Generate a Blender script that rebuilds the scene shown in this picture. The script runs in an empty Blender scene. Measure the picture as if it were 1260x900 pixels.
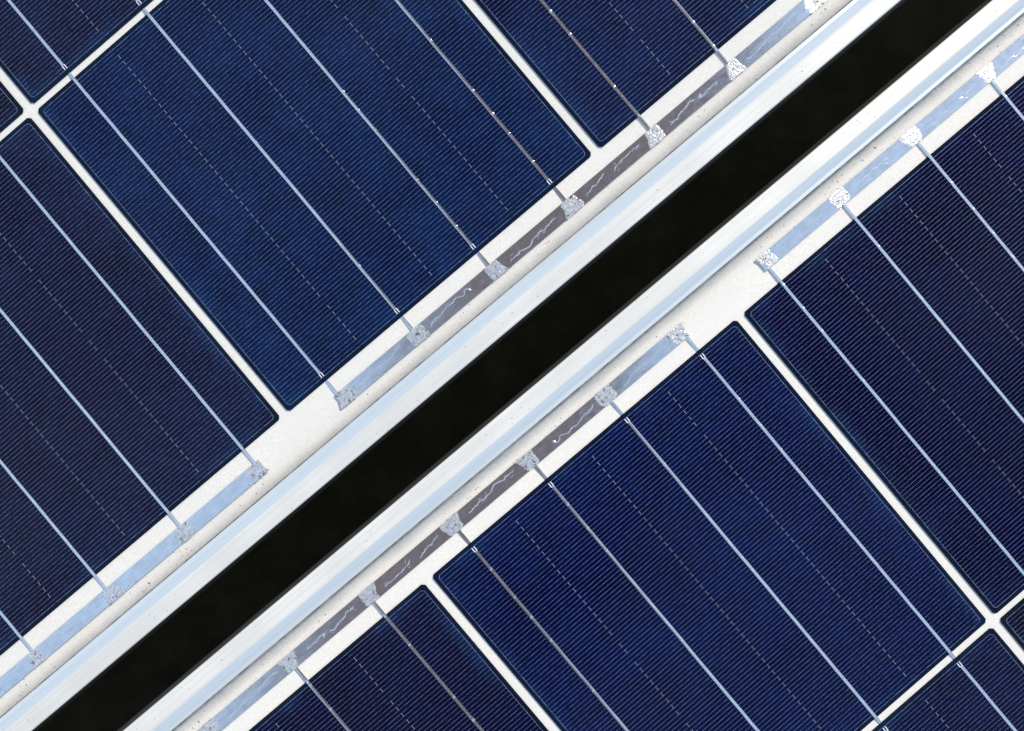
import bpy, math, random
from mathutils import Vector, Matrix

random.seed(11)
MM = 0.001
scene = bpy.context.scene
COL = scene.collection

# ------------------------------------------------------------------ camera
CAM_H = 321.46 * MM
cam_data = bpy.data.cameras.new('camera')
cam_data.sensor_width = 36.0
cam_data.lens = 36.0 * 1000 / 1260
cam_data.clip_start = 0.01
cam_data.clip_end = 200.0
cam = bpy.data.objects.new('camera', cam_data)
cam.location = (0, 0, CAM_H)
COL.objects.link(cam)
scene.camera = cam

# ------------------------------------------------------------------ sun and sky
SUN_EL = math.radians(33)
SUN_AZ = math.radians(40)          # clockwise from +Y (top of the picture)
SUN_DIR = Vector((math.sin(SUN_AZ) * math.cos(SUN_EL), math.cos(SUN_AZ) * math.cos(SUN_EL), math.sin(SUN_EL)))
sun_data = bpy.data.lights.new('sun', 'SUN')
sun_data.energy = 4.9
sun_data.angle = math.radians(0.53)
sun_data.color = (1.0, 0.915, 0.79)
sun = bpy.data.objects.new('sun', sun_data)
sun.rotation_euler = SUN_DIR.to_track_quat('Z', 'Y').to_euler()
sun.location = (0, 0, 3)
COL.objects.link(sun)

world = bpy.data.worlds.new('World')
scene.world = world
world.use_nodes = True


class NT:
    """small helper for wiring node trees"""
    def __init__(self, tree):
        self.t = tree
        tree.nodes.clear()

    def n(self, kind, **kw):
        nd = self.t.nodes.new(kind)
        for k, v in kw.items():
            setattr(nd, k, v)
        return nd

    def link(self, a, b):
        self.t.links.new(a, b)

    def put(self, sock, v):
        if isinstance(v, bpy.types.NodeSocket):
            self.t.links.new(v, sock)
        else:
            sock.default_value = v

    def math(self, op, a, b=None, c=None, clamp=False):
        nd = self.n('ShaderNodeMath', operation=op, use_clamp=clamp)
        for i, v in enumerate((a, b, c)):
            if v is not None:
                self.put(nd.inputs[i], v)
        return nd.outputs[0]

    def ramp(self, v, lo, hi, a=0.0, b=1.0, smooth=True):
        nd = self.n('ShaderNodeMapRange', clamp=True)
        if smooth:
            nd.interpolation_type = 'SMOOTHSTEP'
        self.put(nd.inputs[0], v)
        for i, x in zip((1, 2, 3, 4), (lo, hi, a, b)):
            self.put(nd.inputs[i], x)
        return nd.outputs[0]

    def mix(self, f, a, b, mode='MIX'):
        nd = self.n('ShaderNodeMix', data_type='RGBA', blend_type=mode)
        self.put(nd.inputs[0], f)
        self.put(nd.inputs[6], a)
        self.put(nd.inputs[7], b)
        return nd.outputs[2]

    def noise(self, vec, scale, detail=2.0, rough=0.5):
        nd = self.n('ShaderNodeTexNoise')
        self.link(vec, nd.inputs['Vector'])
        nd.inputs['Scale'].default_value = scale
        nd.inputs['Detail'].default_value = detail
        nd.inputs['Roughness'].default_value = rough
        return nd.outputs[0]

    def coord(self, which='Object'):
        return self.n('ShaderNodeTexCoord').outputs[which]

    def xyz(self, vec):
        nd = self.n('ShaderNodeSeparateXYZ')
        self.link(vec, nd.inputs[0])
        return nd.outputs


def rgb(r, g, b):
    return (r, g, b, 1.0)


w = NT(world.node_tree)
sky = w.n('ShaderNodeTexSky', sky_type='NISHITA')
sky.sun_disc = False
sky.sun_elevation = SUN_EL
sky.sun_rotation = SUN_AZ
sky.altitude = 50
sky.air_density = 1.0
sky.dust_density = 2.0
sky.ozone_density = 1.0
wd = w.coord('Generated')
wx, wy, wz = w.xyz(wd)
zz = w.math('MAXIMUM', wz, 0.05)
tx = w.math('DIVIDE', wx, zz)
ty = w.math('DIVIDE', wy, zz)
wn = w.noise(wd, 9.0, 3.0)
wob = w.math('MULTIPLY', w.math('SUBTRACT', wn, 0.5), 0.20)
cx_ = w.math('ADD', w.math('SUBTRACT', tx, w.math('MULTIPLY', ty, 0.06)), wob)
band = w.ramp(w.math('ABSOLUTE', cx_), 0.125, 0.26, 1.0, 0.0)
# dark patch added to the sky overhead for the polished ribbons to mirror
ends = w.ramp(w.math('ABSOLUTE', ty), 0.75, 0.95, 1.0, 0.0)
mask = w.math('MULTIPLY', w.math('MULTIPLY', band, ends), w.math('GREATER_THAN', wz, 0.1))
# thin bright haze over the blue
hz = w.ramp(w.noise(wd, 1.6, 4.0), 0.30, 0.72, 0.80, 0.97)
skyc = w.mix(hz, sky.outputs[0], rgb(4.4, 5.9, 8.1))
bg = w.n('ShaderNodeBackground')
w.link(w.mix(mask, skyc, rgb(1.55, 1.42, 1.62)), bg.inputs[0])
bg.inputs[1].default_value = 0.12
wo = w.n('ShaderNodeOutputWorld')
w.link(bg.outputs[0], wo.inputs[0])

scene.view_settings.view_transform = 'Standard'
scene.view_settings.look = 'None'
scene.view_settings.exposure = 0.0
scene.view_settings.gamma = 1.0
scene.view_settings.use_curve_mapping = False
scene.render.engine = 'CYCLES'
scene.cycles.transparent_max_bounces = 16
scene.cycles.max_bounces = 8


# ------------------------------------------------------------------ materials
def material(name):
    m = bpy.data.materials.new(name)
    m.use_nodes = True
    return m, NT(m.node_tree)


def finish(n, shader):
    o = n.n('ShaderNodeOutputMaterial')
    n.link(shader, o.inputs[0])


def principled(n, base, rough=0.5, metal=0.0, spec=0.5, normal=None):
    p = n.n('ShaderNodeBsdfPrincipled')
    n.put(p.inputs['Base Color'], base)
    n.put(p.inputs['Roughness'], rough)
    n.put(p.inputs['Metallic'], metal)
    n.put(p.inputs['Specular IOR Level'], spec)
    if normal is not None:
        n.link(normal, p.inputs['Normal'])
    return p.outputs[0]


def bump(n, h, dist, strength=1.0):
    b = n.n('ShaderNodeBump')
    b.inputs['Strength'].default_value = strength
    b.inputs['Distance'].default_value = dist
    n.link(h, b.inputs['Height'])
    return b.outputs[0]


def mat_cell():
    m, n = material('silicon')
    o = n.n('ShaderNodeObjectInfo')
    vec = n.coord('Object')
    add = n.n('ShaderNodeVectorMath', operation='ADD')
    n.link(vec, add.inputs[0])
    sc = n.n('ShaderNodeVectorMath', operation='SCALE')
    n.link(o.outputs['Location'], sc.inputs[0])
    sc.inputs['Scale'].default_value = 3.1
    n.link(sc.outputs[0], add.inputs[1])
    v = add.outputs[0]
    big = n.ramp(n.noise(v, 26.0, 3.0, 0.6), 0.36, 0.68)
    mid = n.ramp(n.noise(v, 120.0, 3.0), 0.3, 0.75)
    vor = n.n('ShaderNodeTexVoronoi')
    n.link(v, vor.inputs['Vector'])
    vor.inputs['Scale'].default_value = 170.0
    gx = n.xyz(vor.outputs['Color'])[0]
    glow = n.n('ShaderNodeVectorMath', operation='MULTIPLY')
    n.link(o.outputs['Color'], glow.inputs[0])
    glow.inputs[1].default_value = (1.0, 1.8, 1.5)
    col = n.mix(n.math('MULTIPLY', big, 0.75), o.outputs['Color'], glow.outputs[0])
    fac = n.math('ADD', n.math('MULTIPLY', mid, 0.18), n.math('ADD', 0.46, n.math('MULTIPLY', gx, 0.16)))
    mul = n.n('ShaderNodeVectorMath', operation='SCALE')
    n.link(col, mul.inputs[0])
    n.link(fac, mul.inputs['Scale'])
    # the anti-reflection coating turns lighter blue at the rim of a cell
    x, y, z = n.xyz(vec)
    C2 = 156.75 * MM / 2
    ex = n.math('SUBTRACT', C2, n.math('ABSOLUTE', n.math('SUBTRACT', x, C2)))
    ey = n.math('SUBTRACT', C2, n.math('ABSOLUTE', n.math('SUBTRACT', y, C2)))
    e = n.math('MINIMUM', ex, ey)
    rim = n.math('MULTIPLY', n.ramp(e, 0.001, 0.008, 1.0, 0.0), n.ramp(n.noise(v, 35.0, 2.0), 0.4, 0.7))
    col2 = n.mix(n.math('MULTIPLY', rim, 0.32), mul.outputs[0], rgb(0.006, 0.045, 0.14))
    edge = n.ramp(e, 0.0010, 0.0017, 1.0, 0.0)
    col3 = n.mix(n.math('MULTIPLY', edge, 0.75), col2, rgb(0.004, 0.010, 0.022))
    finish(n, principled(n, col3, 0.55, 0.0, 0.0))
    return m


def mat_silver():
    m, n = material('silver_paste')
    v = n.coord('Object')
    f = n.ramp(n.noise(v, 500.0, 2.0), 0.3, 0.7)
    finish(n, principled(n, n.mix(f, rgb(0.09, 0.11, 0.19), rgb(0.25, 0.28, 0.40)), 0.5, 0.2))
    return m


def mat_pad():
    m, n = material('bright_silver_paste')
    finish(n, principled(n, rgb(0.85, 0.85, 0.85), 0.5))
    return m


def mat_bridge():
    m, n = material('silver_bridge')
    finish(n, principled(n, rgb(0.42, 0.40, 0.46), 0.5))
    return m


def mat_ribbon(name, rough, scale, bmp, tint):
    m, n = material(name)
    v = n.coord('Object')
    fine = n.noise(v, scale, 4.0, 0.65)
    mp = n.n('ShaderNodeMapping')
    n.link(v, mp.inputs[0])
    mp.inputs['Scale'].default_value = (160, 2400, 400)
    st = n.n('ShaderNodeTexNoise')
    n.link(mp.outputs[0], st.inputs['Vector'])
    st.inputs['Scale'].default_value = 1.0
    st.inputs['Detail'].default_value = 3.0
    h = n.math('ADD', fine, n.math('MULTIPLY', st.outputs[0], 0.35))
    r = n.ramp(fine, 0.3, 0.7, rough * 0.8, rough * 1.4)
    c = n.mix(n.ramp(n.noise(v, 220.0, 3.0), 0.35, 0.7), tint, rgb(*(x * 0.86 for x in tint[:3])))
    c = n.mix(n.ramp(st.outputs[0], 0.35, 0.7, 0.0, 0.6), c, rgb(*(x * 0.72 for x in tint[:3])))
    met = principled(n, c, r, 1.0, 0.5, bump(n, h, bmp))
    finish(n, met)
    return m


def mat_solder():
    m, n = material('crumpled_solder')
    o = n.n('ShaderNodeObjectInfo')
    add = n.n('ShaderNodeVectorMath', operation='ADD')
    n.link(n.coord('Object'), add.inputs[0])
    n.link(o.outputs['Location'], add.inputs[1])
    v = add.outputs[0]
    a = n.noise(v, 900.0, 3.0, 0.7)
    vor = n.n('ShaderNodeTexVoronoi', feature='DISTANCE_TO_EDGE')
    n.link(v, vor.inputs['Vector'])
    vor.inputs['Scale'].default_value = 1500.0
    h = n.math('ADD', a, n.math('MULTIPLY', n.ramp(vor.outputs[0], 0.0, 0.2), 0.4))
    pits = n.ramp(n.noise(v, 620.0, 4.0, 0.75), 0.585, 0.63)
    col = n.mix(pits, n.mix(n.ramp(a, 0.3, 0.7), rgb(0.55, 0.55, 0.56), rgb(0.95, 0.93, 0.92)), rgb(0.07, 0.065, 0.06))
    finish(n, principled(n, col, 0.28, 0.68, 0.5, bump(n, h, 0.000075)))
    return m


def mat_crease():
    m, n = material('solder_crease')
    finish(n, principled(n, rgb(0.90, 0.88, 0.88), 0.23, 0.9))
    return m


def mat_backsheet():
    m, n = material('white_backsheet')
    v = n.coord('Object')
    a = n.ramp(n.noise(v, 1500.0, 2.0, 0.7), 0.3, 0.7)
    b = n.ramp(n.noise(v, 45.0, 3.0), 0.35, 0.7)
    c = n.mix(a, rgb(0.79, 0.735, 0.65), rgb(0.89, 0.855, 0.795))
    c = n.mix(n.math('MULTIPLY', b, 0.5), c, rgb(0.80, 0.77, 0.72))
    finish(n, principled(n, c, 0.75, 0.0, 0.2, bump(n, n.noise(v, 900.0, 3.0), 0.00003)))
    return m


def mat_frame():
    m, n = material('anodised_aluminium')
    v = n.coord('Object')
    mp = n.n('ShaderNodeMapping')
    n.link(v, mp.inputs[0])
    mp.inputs['Scale'].default_value = (7, 1300, 1300)
    st = n.n('ShaderNodeTexNoise')
    n.link(mp.outputs[0], st.inputs['Vector'])
    st.inputs['Scale'].default_value = 1.0
    st.inputs['Detail'].default_value = 3.0
    soft = n.ramp(n.noise(v, 38.0, 3.0), 0.3, 0.7)
    c = n.mix(n.ramp(st.outputs[0], 0.25, 0.75), rgb(0.64, 0.625, 0.585), rgb(0.73, 0.715, 0.675))
    c = n.mix(n.math('MULTIPLY', soft, 0.55), c, rgb(0.58, 0.57, 0.54))
    spk = n.ramp(n.noise(v, 1300.0, 1.0, 0.3), 0.775, 0.80)
    c = n.mix(spk, c, rgb(0.16, 0.14, 0.12))
    finish(n, principled(n, c, 0.5, 0.12, 0.5, bump(n, st.outputs[0], 0.00001)))
    return m


def mat_lip():
    m, n = material('polished_lip')
    v = n.coord('Object')
    mp = n.n('ShaderNodeMapping')
    n.link(v, mp.inputs[0])
    mp.inputs['Scale'].default_value = (15, 700, 700)
    st = n.n('ShaderNodeTexNoise')
    n.link(mp.outputs[0], st.inputs['Vector'])
    st.inputs['Scale'].default_value = 1.0
    c = n.mix(st.outputs[0], rgb(0.66, 0.70, 0.71), rgb(0.78, 0.81, 0.81))
    finish(n, principled(n, c, 0.36, 0.5, 0.5))
    return m


def mat_frame_shaded():
    m, n = material('frame_side')
    finish(n, principled(n, rgb(0.13, 0.13, 0.12), 0.5, 0.4))  # frame metal darkened in its colour to stand for shade in the gap
    return m


def mat_glass():
    """cover glass: reflects at its top face, lets the rest through; grime and painted frame shade lie along the frame"""
    m, n = material('cover_glass')
    v = n.coord('Object')
    x, y, z = n.xyz(v)
    fr = n.n('ShaderNodeFresnel')
    fr.inputs['IOR'].default_value = 1.42
    tr = n.n('ShaderNodeBsdfTransparent')
    gl = n.n('ShaderNodeBsdfGlossy')
    gl.inputs['Roughness'].default_value = 0.03
    ms = n.n('ShaderNodeMixShader')
    n.link(n.math('MULTIPLY', fr.outputs[0], 0.2), ms.inputs[0])   # anti-reflective glass
    n.link(tr.outputs[0], ms.inputs[1])
    n.link(gl.outputs[0], ms.inputs[2])
    # painted grey shade of the frame, mixed with grime, along v = -19.4 mm
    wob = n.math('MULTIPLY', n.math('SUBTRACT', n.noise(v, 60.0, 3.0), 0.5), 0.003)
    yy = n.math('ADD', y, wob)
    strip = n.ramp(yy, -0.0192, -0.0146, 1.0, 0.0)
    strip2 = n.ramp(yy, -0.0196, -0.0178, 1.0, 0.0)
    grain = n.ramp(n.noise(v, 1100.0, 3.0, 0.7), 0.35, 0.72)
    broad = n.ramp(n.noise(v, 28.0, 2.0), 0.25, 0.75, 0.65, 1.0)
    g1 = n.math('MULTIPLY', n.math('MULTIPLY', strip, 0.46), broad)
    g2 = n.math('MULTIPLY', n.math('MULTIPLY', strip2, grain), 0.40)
    dots_n = n.noise(v, 700.0, 1.0, 0.3)
    dots = n.math('MULTIPLY', n.ramp(dots_n, 0.745, 0.77), n.ramp(y, -0.0150, -0.0075, 1.0, 0.0))
    dots = n.math('MULTIPLY', dots, 0.8)
    dust = n.math('MULTIPLY', n.ramp(n.noise(v, 8.0, 4.0), 0.35, 0.8), 0.012)
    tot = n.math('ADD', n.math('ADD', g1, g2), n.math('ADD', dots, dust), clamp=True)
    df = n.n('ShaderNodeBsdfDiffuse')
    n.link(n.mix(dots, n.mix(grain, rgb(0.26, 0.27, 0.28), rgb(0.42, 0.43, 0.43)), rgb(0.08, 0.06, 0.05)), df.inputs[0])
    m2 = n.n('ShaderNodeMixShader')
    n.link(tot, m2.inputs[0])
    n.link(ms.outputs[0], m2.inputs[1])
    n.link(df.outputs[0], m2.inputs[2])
    finish(n, m2.outputs[0])
    return m


def mat_bonded():
    """lower faces of the glass are bonded to the encapsulant: no reflection there"""
    m, n = material('bonded_glass_face')
    tr = n.n('ShaderNodeBsdfTransparent')
    tr.inputs[0].default_value = rgb(0.997, 0.997, 0.997)
    finish(n, tr.outputs[0])
    return m


def mat_gasket():
    m, n = material('gasket_with_grime')
    v = n.coord('Object')
    f = n.ramp(n.noise(v, 160.0, 4.0, 0.7), 0.35, 0.65)
    finish(n, principled(n, n.mix(f, rgb(0.035, 0.035, 0.03), rgb(0.20, 0.20, 0.19)), 0.9))
    return m


def mat_ground():
    m, n = material('dark_roof_felt')
    v = n.coord('Object')
    f = n.ramp(n.noise(v, 34.0, 6.0, 0.72), 0.35, 0.72)
    finish(n, principled(n, n.mix(f, rgb(0.060, 0.050, 0.026), rgb(0.105, 0.090, 0.050)), 0.9, 0.0, 0.2))
    return m


M_CELL, M_SILVER, M_PAD = mat_cell(), mat_silver(), mat_pad()
M_BUS = mat_ribbon('bus_ribbon_metal', 0.11, 420.0, 0.000005, rgb(0.93, 0.93, 0.95))
M_TAB = mat_ribbon('tab_ribbon_metal', 0.15, 300.0, 0.000004, rgb(0.95, 0.95, 0.97))
M_BRIDGE = mat_bridge()
M_SOLDER, M_CREASE, M_BACK = mat_solder(), mat_crease(), mat_backsheet()
M_FRAME, M_SIDE, M_GLASS, M_BOND = mat_frame(), mat_frame_shaded(), mat_glass(), mat_bonded()
M_GASKET, M_GROUND, M_LIP = mat_gasket(), mat_ground(), mat_lip()


# ------------------------------------------------------------------ mesh builder (all in millimetres)
class MB:
    def __init__(self):
        self.v, self.f, self.m, self.s = [], [], [], []

    def face(self, pts, mat=0, smooth=False):
        i = len(self.v)
        self.v += [tuple(c * MM for c in p) for p in pts]
        self.f.append(tuple(range(i, i + len(pts))))
        self.m.append(mat)
        self.s.append(smooth)

    def rect(self, x0, y0, x1, y1, z, mat=0):
        self.face([(x0, y0, z), (x1, y0, z), (x1, y1, z), (x0, y1, z)], mat)

    def slab(self, ring, z0, z1, mat=0, side=None, bottom=None):
        side = mat if side is None else side
        bottom = side if bottom is None else bottom
        self.face([(x, y, z1) for x, y in ring], mat)
        self.face([(x, y, z0) for x, y in reversed(ring)], bottom)
        n = len(ring)
        for i in range(n):
            a, b = ring[i], ring[(i + 1) % n]
            self.face([(a[0], a[1], z0), (b[0], b[1], z0), (b[0], b[1], z1), (a[0], a[1], z1)], side)

    def grid(self, rows, mat=0, smooth=True, closed=False):
        """rows of equally many points, joined with shared vertices"""
        base = len(self.v)
        k = len(rows[0])
        for r in rows:
            self.v += [tuple(c * MM for c in p) for p in r]
        for i in range(len(rows) - 1):
            for j in range(k if closed else k - 1):
                j2 = (j + 1) % k
                self.f.append((base + i * k + j, base + i * k + j2, base + (i + 1) * k + j2, base + (i + 1) * k + j))
                self.m.append(mat)
                self.s.append(smooth)

    def mesh(self, name, mats):
        me = bpy.data.meshes.new(name)
        me.from_pydata(self.v, [], self.f)
        for x in mats:
            me.materials.append(x)
        me.polygons.foreach_set('material_index', self.m)
        me.polygons.foreach_set('use_smooth', self.s)
        me.update()
        return me


def put(name, me, parent=None, loc=(0, 0, 0)):
    o = bpy.data.objects.new(name, me)
    COL.objects.link(o)
    o.parent = parent
    o.location = tuple(c * MM for c in loc)
    return o


# ------------------------------------------------------------------ dimensions of a panel (mm)
C = 156.75            # cell
GU, GV = 3.7, 2.75    # gaps between columns / rows
NC, NR = 6, 4
COLS = range(-2, 4)
U = [C / 8 * k for k in (1, 3, 5, 7)]
U0 = -2 * (C + GU)
U1 = 3 * (C + GU) + C
V1 = NR * C + (NR - 1) * GV
PITCH = 1.575
INSET = 1.7
EDGE_IN, EDGE_OUT = 19.4, 30.8      # lip and outer face of the frame, measured from the cells
BUS_A, BUS_B = -6.7, -12.8          # near and far side of the bus ribbon


def cham(x0, y0, x1, y1, c):
    return [(x0 + c, y0), (x1 - c, y0), (x1, y0 + c), (x1, y1 - c), (x1 - c, y1), (x0 + c, y1), (x0, y1 - c), (x0, y0 + c)]


def cell_mesh(front_low):
    """front_low: the ribbons on the face run over the low edge (v=0); otherwise over the high edge"""
    b = MB()
    b.slab(cham(0, 0, C, C, 1.15), -0.18, 0.0, 0)
    z = 0.03
    hw = 0.052
    rng = random.Random(3)
    # frame line
    a, c = cham(INSET, INSET, C - INSET, C - INSET, 1.0), cham(INSET + 0.17, INSET + 0.17, C - INSET - 0.17, C - INSET - 0.17, 0.93)
    for i in range(8):
        j = (i + 1) % 8
        b.face([(*a[i], z), (*a[j], z), (*c[j], z), (*c[i], z)], 1)
    n = int((C - 2 * INSET) / PITCH)
    p = (C - 2 * INSET) / n
    for k in range(1, n):
        y = INSET + k * p
        b.rect(INSET + 0.1, y - hw, C - INSET - 0.1, y + hw, z + 0.004, 1)
    # little bridges that join the fingers in pairs half-way between the ribbons
    for q in (1, 2, 3):
        x = C / 4 * q
        for k in range(2, n - 2, 2):
            if rng.random() < 0.03:
                continue
            y = INSET + k * p
            b.rect(x - 0.065, y - 0.1, x + 0.065, y + p * 1.0 + 0.1, z + 0.008, 3)
    # forked end of the printed bar where a ribbon stops short of the edge
    for x in U:
        y0, y1 = (C - 3.9, C - 1.9) if front_low else (1.9, 3.9)
        for s in (-1, 1):
            b.rect(x + s * 0.52 - 0.19, y0, x + s * 0.52 + 0.19, y1, z + 0.012, 2)
        ye = y0 if front_low else y1
        b.rect(x - 0.38, ye - 0.16, x + 0.38, ye + 0.16, z + 0.012, 2)
    return b.mesh('cell', [M_CELL, M_SILVER, M_PAD, M_BRIDGE])


def tab_mesh(path, seed):
    """flat tinned ribbon, slightly cambered, following (v, z) points"""
    b = MB()
    rng = random.Random(seed)
    pr = [(-0.58, -0.10), (-0.58, 0.105), (-0.30, 0.122), (0.0, 0.130), (0.30, 0.122), (0.58, 0.105), (0.58, -0.10)]
    pts = []
    for (v0, z0), (v1, z1) in zip(path, path[1:]):
        k = max(1, int(abs(v1 - v0) / 6))
        for i in range(k):
            t = i / k
            pts.append((v0 + (v1 - v0) * t, z0 + (z1 - z0) * t))
    pts.append(path[-1])
    rows = []
    for v, z in pts:
        dx = rng.uniform(-0.05, 0.05)
        tw = rng.uniform(-0.02, 0.02)
        rows.append([(x + dx, v, z + h + tw * x) for x, h in reversed(pr)])
    b.grid(rows, 0, smooth=False)
    b.face(rows[0], 0)
    b.face(list(reversed(rows[-1])), 0)
    # small dabs where the ribbon was soldered down
    v0, v1 = min(path[0][0], path[-1][0]), max(path[0][0], path[-1][0])
    v = v0 + 9
    while v < v1 - 9:
        z = 0.275
        if rng.random() < 0.35:
            v += rng.uniform(9.5, 14.5)
            continue
        l = rng.uniform(0.7, 1.3)
        b.grid([[(-0.56, v - l / 2, 0.22), (-0.4, v - l * .3, z), (0.4, v - l * .1, z), (0.56, v, 0.22)],
                [(-0.60, v, 0.22), (-0.35, v, z + 0.10), (0.35, v + .15, z + 0.10), (0.60, v + .2, 0.22)],
                [(-0.56, v + l / 2, 0.22), (-0.4, v + l * .4, z), (0.4, v + l * .6, z), (0.56, v + l * .6, 0.22)]], 1)
        v += rng.uniform(9.5, 14.5)
    return b.mesh('busbar', [M_TAB, M_CREASE])


def path_front(front_low, row):
    zt = 0.14
    if front_low:
        low = BUS_A - 0.4 if row == 0 else -GV - 0.6
        zl = -0.05 if row == 0 else -0.30
        return [(low, zl), (-0.5, 0.02 if row == 0 else -0.02), (0.8, zt), (C - 3.9, zt)]
    high = C + 7.1 if row == NR - 1 else C + GV + 0.6
    zh = -0.05 if row == NR - 1 else -0.30
    return [(3.9, zt), (C - 0.8, zt), (C + 0.5, 0.0), (high, zh)]


def stub_mesh(v0, v1):
    """end of a ribbon that leaves from the back of a cell"""
    b = MB()
    pr = [(-0.66, -0.10), (-0.66, 0.055), (-0.2, 0.07), (0.2, 0.07), (0.66, 0.055), (0.66, -0.10)]
    rows = [[(x, v, z + h) for x, h in reversed(pr)] for v, z in ((v0, -0.05), ((v0 + v1) / 2, -0.18), (v1, -0.36))]
    b.grid(rows, 0, smooth=False)
    b.face(rows[0], 0)
    b.face(list(reversed(rows[-1])), 0)
    return b.mesh('tab', [M_TAB])


def crease(b, x0, x1, ymid, rng):
    """raised wrinkle of solder winding along a stretch of bus ribbon"""
    def strand(x, y, xe, step, amp, drift=0.0, width=0.18):
        pts = []
        while x < xe:
            pts.append((x, y))
            x += rng.uniform(0.5, 1.0) * step
            y += rng.uniform(-amp, amp) + drift
            y = max(ymid - 2.0, min(ymid + 2.0, y + (ymid - y) * 0.12))
        return pts, width
    strands = []
    L = x1 - x0
    kind = rng.choice('aabc')
    if kind == 'a':
        strands.append(strand(x0 + L * rng.uniform(.04, .12), ymid + rng.uniform(-1.6, -.4), x0 + L * rng.uniform(.82, .95), 1.15, 0.55, 0.07, 0.13))
    elif kind == 'b':
        m = rng.uniform(.4, .55)
        strands.append(strand(x0 + L * .08, ymid - 1.2, x0 + L * m, 0.9, 0.55, 0.12, 0.14))
        strands.append(strand(x0 + L * (m + .08), ymid - rng.uniform(.2, 1), x0 + L * .93, 1.0, 0.55, 0.10, 0.12))
    else:
        strands.append(strand(x0 + L * .06, ymid - 1.0, x0 + L * .68, 1.0, 0.5, 0.08, 0.12))
        ex, ey = strands[-1][0][-1]
        rl = rng.uniform(1.0, 1.5)
        strands.append(([(ex + rl - rl * math.cos(t), ey + rl * math.sin(t)) for t in [i * 0.38 for i in range(rng.randint(8, 14))]], 0.11))
    # fine side wrinkles
    for _ in range(rng.randint(3, 6)):
        cx = x0 + L * rng.uniform(.05, .9)
        strands.append(strand(cx, ymid + rng.uniform(-2, 2), cx + rng.uniform(1.0, 2.6), .5, .45, 0.05, rng.uniform(.05, .09)))
    if rng.random() < .5:
        cx = x0 + L * rng.uniform(.3, .8)
        strands.append(strand(cx, ymid + rng.uniform(-1, 1), cx + 1.5, .5, .4, 0.1, 0.24))
    for pts, wd in strands:
        if len(pts) < 2:
            continue
        rows = []
        for i, (x, y) in enumerate(pts):
            a = pts[max(0, i - 1)]
            c = pts[min(len(pts) - 1, i + 1)]
            dx, dy = c[0] - a[0], c[1] - a[1]
            l = math.hypot(dx, dy) or 1
            nx, ny = -dy / l, dx / l
            w_ = wd * rng.uniform(.55, 1.35) * (0.35 if i in (0, len(pts) - 1) else 1)
            rows.append([(x + nx * w_ * s, y + ny * w_ * s, 0.30 + h) for s, h in ((1.6, -0.03), (.7, .03), (0, .055), (-.7, .03), (-1.6, -0.03))])
        b.grid(rows, 1)


def bus_mesh(x0, x1, v0, v1, seed, joints):
    b = MB()
    rng = random.Random(seed)
    ym = (v0 + v1) / 2
    lo, hi = min(v0, v1), max(v0, v1)
    n = int((x1 - x0) / 4)
    rows = []
    ph = rng.uniform(0, 6)
    for i in range(n + 1):
        x = x0 + (x1 - x0) * i / n
        wv = 0.02 * math.sin(x * .21 + ph) + 0.012 * math.sin(x * .6)
        wv *= 0.5
        rows.append([(x, hi, -0.05), (x, hi, 0.25), (x, hi - .05, 0.27), (x, ym + 1, 0.27 + wv), (x, ym - 1, 0.27 - wv),
                     (x, lo + .05, 0.27), (x, lo, 0.25), (x, lo, -0.05)])
    b.grid(rows, 0, smooth=False)
    b.face([p for p in rows[0]], 0)
    b.face([p for p in reversed(rows[-1])], 0)
    js = sorted(joints)
    for a, c in zip(js, js[1:]):
        if c - a < 50:
            crease(b, a + 4.6, c - 4.6, ym, rng)
        else:
            crease(b, a + 4.6, (a + c) / 2, ym, rng)
    return b.mesh('bus_ribbon', [M_BUS, M_CREASE])


def joint_mesh(seed, flip=1):
    """crumpled patch of solder, wider away from the cells"""
    rng = random.Random(seed)
    b = MB()
    k = 11
    wn, wf = rng.uniform(2.6, 3.4), rng.uniform(3.7, 4.6)
    sk = rng.uniform(-.7, .7)
    rows = []
    for i in range(k + 1):
        t = i / k
        y = 3.05 - 6.25 * t
        wl = wn + (wf - wn) * t + 0.45 * math.sin(t * 5 + seed) + rng.uniform(-.22, .22)
        wr = wn + (wf - wn) * t + 0.45 * math.sin(t * 4 + seed * 2.3) + rng.uniform(-.22, .22)
        if i in (0, k):
            wl -= .9
            wr -= .9
        row = []
        for j in range(12):
            s = j / 11
            x = -wl + (wl + wr) * s + sk * t
            edge = 0 if j in (0, 11) or i in (0, k) else 1
            row.append((x, (y + rng.uniform(-.12, .12)) * flip, 0.285 + (edge * rng.uniform(0.03, 0.075))))
        rows.append(row if flip < 0 else list(reversed(row)))
    b.grid(list(rows), 0, smooth=False)
    return b.mesh('solder_joint', [M_SOLDER])


# frame: one closed profile swept round the four sides with mitred corners
PROFILE = [(19.4, 3.32), (19.75, 3.75), (21.0, 3.9), (22.8, 5.2), (24.5, 6.25), (24.8, 6.38), (25.2, 6.45), (30.9, 6.55), (31.3, 6.4), (31.5, 6.15),
           (31.5, -30.0), (14.0, -30.0), (14.0, -28.4), (29.9, -28.4), (29.9, -1.3), (19.4, -1.3), (19.4, -0.75), (28.0, -0.75), (28.0, 3.32)]


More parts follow.
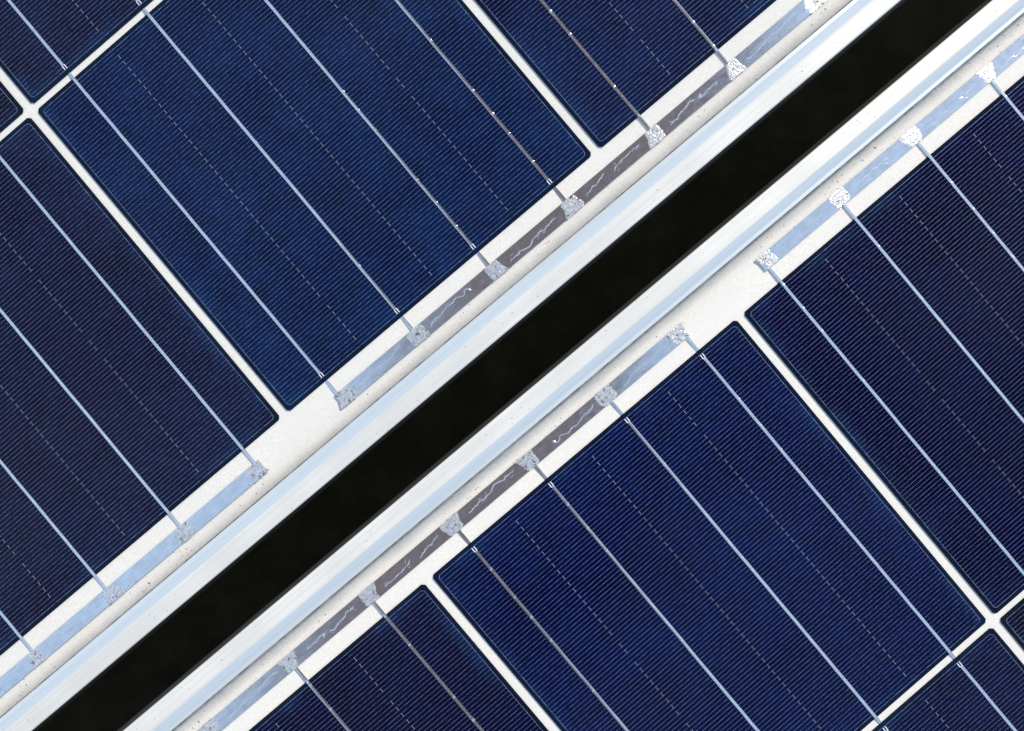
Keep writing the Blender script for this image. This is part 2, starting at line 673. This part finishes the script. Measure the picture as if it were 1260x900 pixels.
def frame_mesh():
    b = MB()
    def corner(i, d):
        x = U0 - d if i in (0, 3) else U1 + d
        y = -d if i in (0, 1) else V1 + d
        return x, y
    k = len(PROFILE)
    for i in range(4):
        j = (i + 1) % 4
        for q in range(k):
            (d0, z0), (d1, z1) = PROFILE[q], PROFILE[(q + 1) % k]
            a0, a1 = corner(i, d0), corner(i, d1)
            c0, c1 = corner(j, d0), corner(j, d1)
            b.face([(*a0, z0), (*a1, z1), (*c1, z1), (*c0, z0)], 2 if q in (1, 2, 3) else 0 if q < 9 else 1)
    me = b.mesh('frame', [M_FRAME, M_SIDE, M_LIP])
    return me


def ring_mesh(d0, d1, z0, z1, name, mat):
    b = MB()
    def cr(i, d):
        return (U0 - d if i in (0, 3) else U1 + d, -d if i in (0, 1) else V1 + d)
    for i in range(4):
        j = (i + 1) % 4
        p = [(d0, z0), (d0, z1), (d1, z1), (d1, z0)]
        for q in range(4):
            (e0, h0), (e1, h1) = p[q], p[(q + 1) % 4]
            b.face([(*cr(i, e0), h0), (*cr(i, e1), h1), (*cr(j, e1), h1), (*cr(j, e0), h0)], 0)
    return b.mesh(name, [mat])


# ------------------------------------------------------------------ one panel with all its parts
ME_CELL = {True: cell_mesh(True), False: cell_mesh(False)}
ME_TAB = {}
for fl in (True, False):
    for kind, row in (('low', 0), ('mid', 1), ('high', NR - 1)):
        for s in range(4):
            ME_TAB[fl, kind, s] = tab_mesh(path_front(fl, row), s * 7 + row)
ME_STUB_LOW = stub_mesh(BUS_A - 0.4, 0.6)
ME_STUB_HIGH = stub_mesh(V1 + 7.1 - V1, -0.6)
ME_JOINT = [joint_mesh(s) for s in range(9)]
ME_JOINT_FAR = [joint_mesh(s, -1) for s in range(3)]
ME_FRAME = frame_mesh()
ME_GASKET = ring_mesh(19.12, 19.46, 3.21, 3.5, 'gasket', M_GASKET)
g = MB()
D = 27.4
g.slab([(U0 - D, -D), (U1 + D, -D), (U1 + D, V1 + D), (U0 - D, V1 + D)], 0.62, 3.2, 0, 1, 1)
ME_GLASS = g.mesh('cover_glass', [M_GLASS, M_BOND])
g = MB()
g.slab([(U0 - D, -D), (U1 + D, -D), (U1 + D, V1 + D), (U0 - D, V1 + D)], -0.7, -0.42, 0)
ME_BACK = g.mesh('backsheet', [M_BACK])
RAILS = []
for vy in (120, V1 - 120):
    g = MB()
    g.slab([(U0 - 60, vy - 20), (U1 + 60, vy - 20), (U1 + 60, vy + 20), (U0 - 60, vy + 20)], -70.0, -30.3, 0)
    RAILS.append(g.mesh('mounting_rail', [M_SIDE]))


def make_panel(matrix, label, tints):
    root = bpy.data.objects.new('solar_panel', None)
    root.empty_display_size = 0.1
    COL.objects.link(root)
    root['label'] = label
    root['category'] = 'solar panel'
    root['group'] = 'framed solar panels either side of the black gap'
    root.matrix_world = matrix
    put('frame', ME_FRAME, root)
    put('gasket', ME_GASKET, root)
    put('backsheet', ME_BACK, root)
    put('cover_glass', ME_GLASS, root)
    for me in RAILS:
        put('mounting_rail', me, root)
    jit = random.Random(len(label))
    for c in COLS:
        low = bool(c % 2)                     # odd columns send their face ribbons over the low edge
        for r in range(NR):
            o = put('cell', ME_CELL[low], root, (c * (C + GU) + jit.uniform(-.14, .14), r * (C + GV) + jit.uniform(-.12, .12), 0))
            o.rotation_euler = (0, 0, math.radians(jit.uniform(-.06, .06)))
            o.color = (*tints.get((c, r), tints['else']), 1.0)
            kind = 'low' if r == 0 else 'high' if r == NR - 1 else 'mid'
            for i, u in enumerate(U):
                put('busbar', ME_TAB[low, kind, (i + c + r) % 4], o, (u, 0, 0))
                if r == 0 and not low:
                    put('tab', ME_STUB_LOW, o, (u, 0, 0))
                if r == NR - 1 and low:
                    put('tab', ME_STUB_HIGH, o, (u, C, 0))
    s = 0
    for a in (-2, 0, 2):
        js = [cc * (C + GU) + u for cc in (a, a + 1) for u in U]
        x0, x1 = js[0] - 1.2, js[-1] + 1.9
        br = put('bus_ribbon', bus_mesh(x0, x1, BUS_A, BUS_B, 40 + a, js), root)
        for x in js:
            ox = 2.2 if x == js[0] else -1.7 if x == js[-1] else random.Random(x).uniform(-.4, .8)
            put('solder_joint', ME_JOINT[s % 9], br, (x + ox, (BUS_A + BUS_B) / 2, 0.0))
            s += 1
    for a in (-1, 1):
        js = [cc * (C + GU) + u for cc in (a, a + 1) for u in U]
        br = put('bus_ribbon', bus_mesh(js[0] - 1.2, js[-1] + 1.9, V1 - BUS_A, V1 - BUS_B, 70 + a, js), root)
        for x in js:
            put('solder_joint', ME_JOINT_FAR[s % 3], br, (x, V1 - (BUS_A + BUS_B) / 2, 0.0))
            s += 1
    return root


def rot_vec(v):
    th = v.length
    return Matrix.Rotation(th, 4, v.normalized())


POSE = Matrix.Translation(Vector((-88.476, -18.457, -321.46 + 321.46)) * MM) @ rot_vec(Vector((-0.0018, -0.0308, 0.6978)))
HALF = Matrix.Rotation(math.pi, 4, 'Z')

make_panel(POSE, 'solar panel above and left of the black gap, with softer hazy blue cells',
           {(-1, 0): (0.0085, 0.0085, 0.042), (-1, 1): (0.009, 0.0085, 0.034), (0, 0): (0.0030, 0.0135, 0.075),
            (0, 1): (0.0075, 0.0100, 0.050), (1, 0): (0.0040, 0.0105, 0.062), 'else': (0.006, 0.011, 0.045)})
make_panel(HALF @ POSE, 'solar panel below and right of the black gap, with deeper navy cells',
           {(-1, 0): (0.0010, 0.0014, 0.034), (-1, 1): (0.0040, 0.0018, 0.020), (0, 0): (0.0005, 0.0052, 0.058),
            (0, 1): (0.0025, 0.0045, 0.045), (1, 0): (0.0020, 0.0028, 0.034), 'else': (0.002, 0.004, 0.04)})

# ------------------------------------------------------------------ what lies below the gap
g = MB()
g.rect(-30000, -30000, 30000, 30000, -120.0, 0)
gr = put('ground', g.mesh('ground', [M_GROUND]))
gr['kind'] = 'structure'
gr['label'] = 'black shaded ground seen through the gap between the panels'
